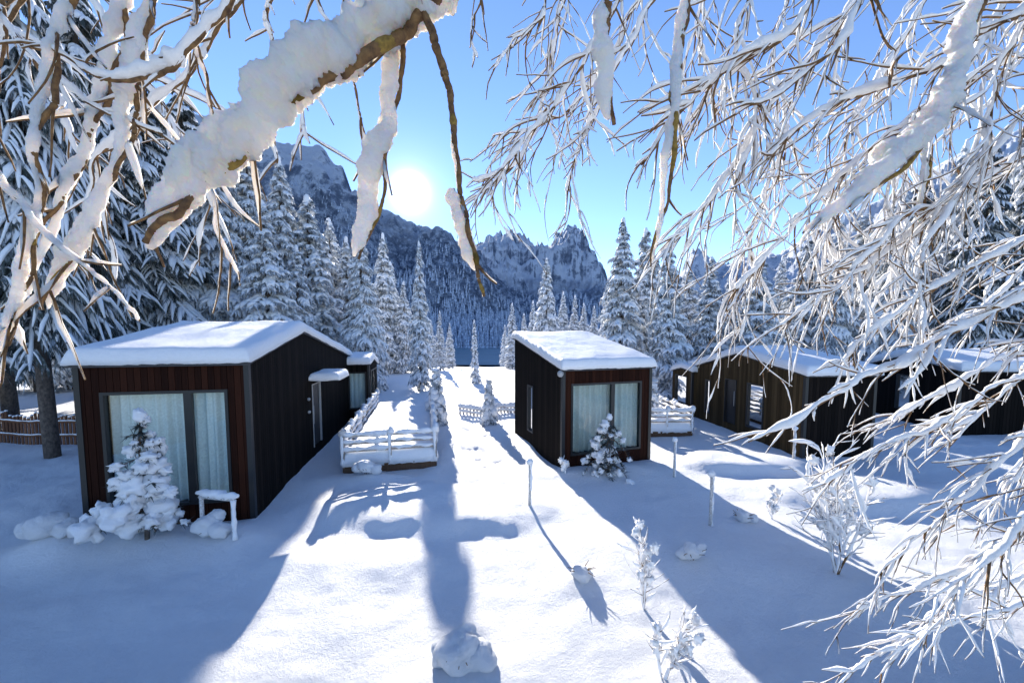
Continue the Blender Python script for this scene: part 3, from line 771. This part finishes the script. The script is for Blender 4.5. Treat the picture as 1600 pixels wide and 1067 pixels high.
tB=empty('overhanging_tree',(0,0,0),"tree with a dense curtain of fine snow-covered hanging branches","tree")
T=MB(); T.tube([Vector((5.6,1.0,-.5)),Vector((5.5,1.1,2.5)),Vector((5.3,1.2,5)),Vector((5.1,1.3,8))],[.28,.24,.2,.1],12); T.obj('trunk',M_bark,tB)
Bq=[ # ctrl, r0, snow, mn, len, child snow, buds
 ([(1080,-60,1.7),(1066,80,1.7),(1052,200,1.7),(1038,320,1.7),(1018,415,1.7)],.017,.062,5,.12,.011,4),
 ([(1560,-60,2.0),(1510,60,2.0),(1480,170,1.9),(1400,265,1.85),(1255,365,1.8)],.019,.080,12,.2,.014,3),
 ([(1430,180,2.6),(1450,250,2.6),(1442,330,2.6),(1440,385,2.6)],.016,.06,0,0,.012,2),
 ([(1200,-60,2.4),(1150,60,2.4),(1180,170,2.4),(1150,280,2.4)],.011,.026,22,.28,.013,0),
 ([(1400,-60,2.6),(1290,60,2.6),(1200,170,2.5),(1120,300,2.5),(1050,380,2.5)],.011,.030,38,.22,.0135,0),
 ([(1650,60,3.0),(1480,150,2.9),(1330,260,2.8),(1200,400,2.8),(1150,450,2.8)],.012,.032,40,.2,.0145,0),
 ([(1700,200,2.7),(1520,290,2.7),(1380,400,2.7),(1290,460,2.6),(1220,510,2.6)],.012,.030,38,.19,.0135,0),
 ([(1700,330,2.4),(1560,400,2.4),(1430,470,2.4),(1350,530,2.4),(1310,570,2.4)],.011,.028,34,.16,.0125,0),
 ([(1700,440,2.2),(1550,490,2.2),(1420,560,2.2),(1300,620,2.2),(1200,680,2.2)],.012,.040,26,.13,.0125,0),
 ([(1700,560,2.5),(1560,600,2.5),(1460,670,2.5),(1370,700,2.5),(1290,760,2.5)],.010,.026,30,.18,.0125,0),
 ([(1700,650,2.3),(1590,700,2.3),(1500,780,2.3),(1420,850,2.3),(1370,900,2.3)],.010,.026,30,.18,.012,0),
 ([(1720,780,2.4),(1610,830,2.4),(1500,890,2.4),(1400,930,2.4),(1340,950,2.4)],.010,.026,30,.18,.012,0),
 ([(1720,900,2.6),(1610,940,2.6),(1500,970,2.6),(1400,1010,2.6),(1330,1050,2.6)],.010,.026,28,.18,.012,0),
 ([(1300,-60,2.2),(1230,50,2.2),(1140,110,2.2),(1060,180,2.2),(1000,260,2.2)],.011,.028,32,.22,.012,0),
 ([(1480,-60,3.2),(1400,80,3.2),(1330,200,3.2),(1290,350,3.2),(1290,430,3.2)],.012,.032,40,.2,.016,0),
 ([(1640,-40,2.4),(1560,120,2.4),(1530,260,2.4),(1450,380,2.4),(1440,500,2.4)],.011,.028,36,.2,.013,0),
 ([(1120,-60,2.8),(1090,40,2.8),(1110,130,2.8),(1070,230,2.8)],.010,.028,26,.28,.014,0),
 ([(1360,-60,1.9),(1330,50,1.9),(1240,130,1.9),(1150,180,1.9)],.011,.026,22,.22,.011,0),
 ([(1700,0,2.2),(1560,40,2.2),(1430,120,2.2),(1290,170,2.2),(1190,260,2.2)],.011,.030,38,.2,.013,0),
 ([(1720,480,3.0),(1620,560,3.0),(1540,640,3.0),(1470,700,3.0)],.010,.028,26,.2,.015,0),
 ([(1720,300,3.2),(1620,400,3.2),(1540,480,3.2),(1460,530,3.2),(1420,570,3.2)],.010,.028,32,.18,.015,0),
 ([(1720,600,3.0),(1640,700,3.0),(1560,780,3.0),(1480,820,3.0)],.010,.028,26,.22,.0145,0),
 ([(1560,-60,3.6),(1500,100,3.6),(1420,260,3.6),(1410,380,3.6),(1390,450,3.6)],.012,.034,40,.2,.018,0),
 ([(1250,-60,3.2),(1210,80,3.2),(1230,200,3.2),(1190,330,3.2),(1160,400,3.2)],.010,.030,34,.22,.016,0),
 ([(1720,700,2.0),(1640,780,2.0),(1560,860,2.0),(1480,930,2.0),(1440,1000,2.0)],.010,.022,26,.2,.0105,0),
 ([(1720,520,2.8),(1600,540,2.8),(1480,610,2.8),(1420,640,2.8),(1370,670,2.8)],.010,.028,26,.16,.0135,0),
 ([(1720,820,3.2),(1600,900,3.2),(1500,940,3.2),(1420,980,3.2)],.010,.028,26,.22,.015,0),
 ([(1600,-60,2.8),(1540,60,2.8),(1440,180,2.8),(1340,290,2.8),(1260,420,2.8)],.011,.030,40,.2,.0145,0),
 ([(1700,120,2.5),(1600,180,2.5),(1500,300,2.5),(1420,340,2.5),(1330,420,2.5)],.011,.030,38,.2,.0135,0),
]
for i,(c,r0,sn,mn,lf,cs,bd) in enumerate(Bq):
    big=i<3
    bough(tB,c,r0,.0035,sn,2 if mn>15 else (1 if mn else 0),141+i,droop=.07,spread=.55,lenf=lf,buds=bd,mn=mn or None,csn=cs,kids=.8,gapf=.85 if big else 1.0,smat=None if big else M_finesnow,npt=60 if big else 16,big=big,tr_=.0066)

# ------------------------------------------------------------------ shrubs
def shrub(x,y,h,label,stems=4,sn=.05,lvl=1,seed=0,mn=7,lean=.15,name='snowy_shrub',clump=1.0):
    e=empty(name,(x,y,G(x,y)),label,"shrub","snow-caked shrubs"); rg=random.Random(seed); B=MB(); S=MB()
    for k in range(stems):
        a=rg.random()*6.28; pts=[Vector((0,0,-.1))]; d=Vector((math.cos(a)*lean,math.sin(a)*lean,1)).normalized(); p=pts[0]; l=h*rg.uniform(.65,1.08)
        for i in range(9):
            d=(d+Vector((rg.gauss(0,.1),rg.gauss(0,.1),0))).normalized(); p=p+d*l/9; pts.append(p)
        B.tube(pts,[lerp(.015,.005,i/9)*max(.6,h/2) for i in range(10)],6)
        snow_on(S,pts,sn*.7,.01,rg,7,seed=k)
        children(B,S,pts,h*.8,.01,lvl,rg,-.03,sn*.6,.05,.9,1,f0=.2,lenf=.3,mn=mn)
        for q in range(3):
            S.blob(pts[-1-q*2]+Vector((rg.gauss(0,.05),rg.gauss(0,.05),0)),(sn*1.1*clump,sn*.8*clump,sn*1.3*clump),12,9,1.1,fs=2.5,seed=k+seed+q)
    bo=B.obj('stem',M_twig,e); S.obj('snow',M_finesnow,e)
shrub(1.9,5.3,1.25,"small leafless shrub caked with snow on open ground",4,.048,1,1,12)
shrub(1.75,4.15,1.0,"small leafless shrub caked with snow on open ground",4,.044,1,2,12)
shrub(5.2,5.9,2.3,"tall frosted shrub with branching white stems",5,.058,2,3,12,clump=1)
shrub(5.9,6.6,1.6,"tall frosted shrub with branching white stems",4,.058,2,13,10,clump=1)
shrub(5.6,8.0,.8,"low frosted shrub poking out of the snow",3,.05,1,4,6)
shrub(1.5,10.5,.5,"tiny snow-caked shrub at the cabin corner",2,.06,1,6,4)
def clumped(x,y,h,rb,nb,label,seed,cl,name,cat,dark=M_foly,skip=.05,group=None,asp=.75,need=34,dr=.3,irr=.45):
    e=empty(name,(x,y,G(x,y)),label,cat); rg=random.Random(seed); B=MB(); S=MB(); F=MB()
    B.tube([Vector((0,0,-.2)),Vector((.04,0,h*.4)),Vector((-.03,0,h*.75)),Vector((.02,0,h*.97))],[.04,.03,.02,.01],8); B.obj('trunk',M_bark,e)
    B=MB()
    for k in range(nb):
        t=(k+.5)/nb; z=h*(.06+.9*t); r=rb*(1-t)**asp*rg.uniform(irr,1.3)+.07
        a=k*2.4+rg.uniform(-.8,.8); dv=Vector((math.cos(a),math.sin(a),0)); up=rg.uniform(-.1,.45)
        pts=[dv*(r*s)+Vector((0,0,z+up*r*s-dr*r*s*s)) for s in (0,.25,.5,.75,1)]
        B.tube(pts,[.012,.01,.008,.006,.004],5)
        for q in range(need):
            s=rg.uniform(.1,1)*3.99; i0=int(s); c=pts[i0].lerp(pts[i0+1],s-i0)
            dd=(dv*rg.uniform(.0,1)+Vector((rg.gauss(0,.6),rg.gauss(0,.6),rg.uniform(-.8,.3)))).normalized()
            ln=rg.uniform(.08,.2); sd_=dd.cross(Vector((0,0,1))).normalized()*.016; b=len(F.v)
            F.v+=[c-sd_,c+sd_,c+dd*ln]; F.f.append((b,b+1,b+2))
        for q in range(2 if r>.25 and rg.random()<.7 else 1):
            if rg.random()<skip: continue
            s=(.95,.5)[q]; c=pts[4].lerp(pts[0],1-s); R_=cl*rg.choice((.45,.75,1.0,1.5))*(1-.3*t)
            S.blob(c+Vector((0,0,R_*.55)),(R_*1.1,R_*1.0,R_*.9),14,10,.9,fs=1.6,seed=k+q*50+seed)
    S.blob((.02,0,h),(cl*.7,cl*.7,cl*1.0),12,9,.5,seed=seed)
    bo=B.obj('branch',M_twig,e); F.obj('needles',dark,e); S.obj('snow',M_snow,e)
clumped(-6.75,6.85,2.3,.60,38,"small young conifer with thick rounded snow clumps before the window",5,.135,'young_conifer','young tree',irr=.25,need=40,skip=.12)
clumped(2.6,10.2,1.6,.5,34,"small drooping snow-laden young conifer before the cabin window",8,.10,'young_conifer','young tree',asp=.2,need=60,skip=.3,dr=1.1,irr=.3)
def snowlump(x,y,parts,label,seed):
    e=empty('snow_covered_shrub',(x,y,G(x,y)),label,"shrub","low shrubs buried in snow"); S=MB(); B=MB(); rg=random.Random(seed)
    for i,(dx,dy,dz,r) in enumerate(parts): S.blob((dx,dy,dz),(r,r*.9,r*.8),24,16,.35,fs=1.3,seed=seed+i)
    for k in range(6):
        a=rg.random()*6.28; B.tube([Vector((0,0,-.1)),Vector((math.cos(a)*.12,math.sin(a)*.12,.12)),Vector((math.cos(a)*.22,math.sin(a)*.22-.05,.12+rg.random()*.1))],[.010,.008,.004],5)
    B.obj('stem',M_twig,e); S.obj('snow',M_ground,e)
snowlump(-.62,4.35,[(0,0,.12,.26),(.24,-.05,.08,.19),(-.2,.05,.08,.16),(.05,.12,.2,.18)],"rounded low shrub almost buried under soft snow",1)
snowlump(1.1,5.85,[(0,0,.05,.15),(.09,.03,.03,.10)],"tiny buried shrub under a small snow ball",9)
snowlump(3.05,6.3,[(0,0,.12,.15),(.16,.05,.16,.12),(-.14,0,.08,.11)],"small shrub with rounded snow clumps",2)
snowlump(-8.35,6.7,[(0,0,.2,.28),(.3,0,.12,.2),(-.3,0,.1,.2)],"rounded shrub buried under snow at the cabin corner",3)
snowlump(-5.75,7.05,[(0,0,.2,.25),(.3,-.1,.14,.18),(.1,.1,.32,.14)],"rounded shrub buried under snow beside the handrail",4)
snowlump(-3.9,10.1,[(0,0,.2,.22),(.25,0,.12,.16),(-.25,.05,.14,.17)],"small shrub with snow clumps at the terrace edge",5)
snowlump(4.9,7.9,[(0,0,.1,.15),(.2,0,.06,.12)],"small snow-buried shrub in open snow",6)
print("done")
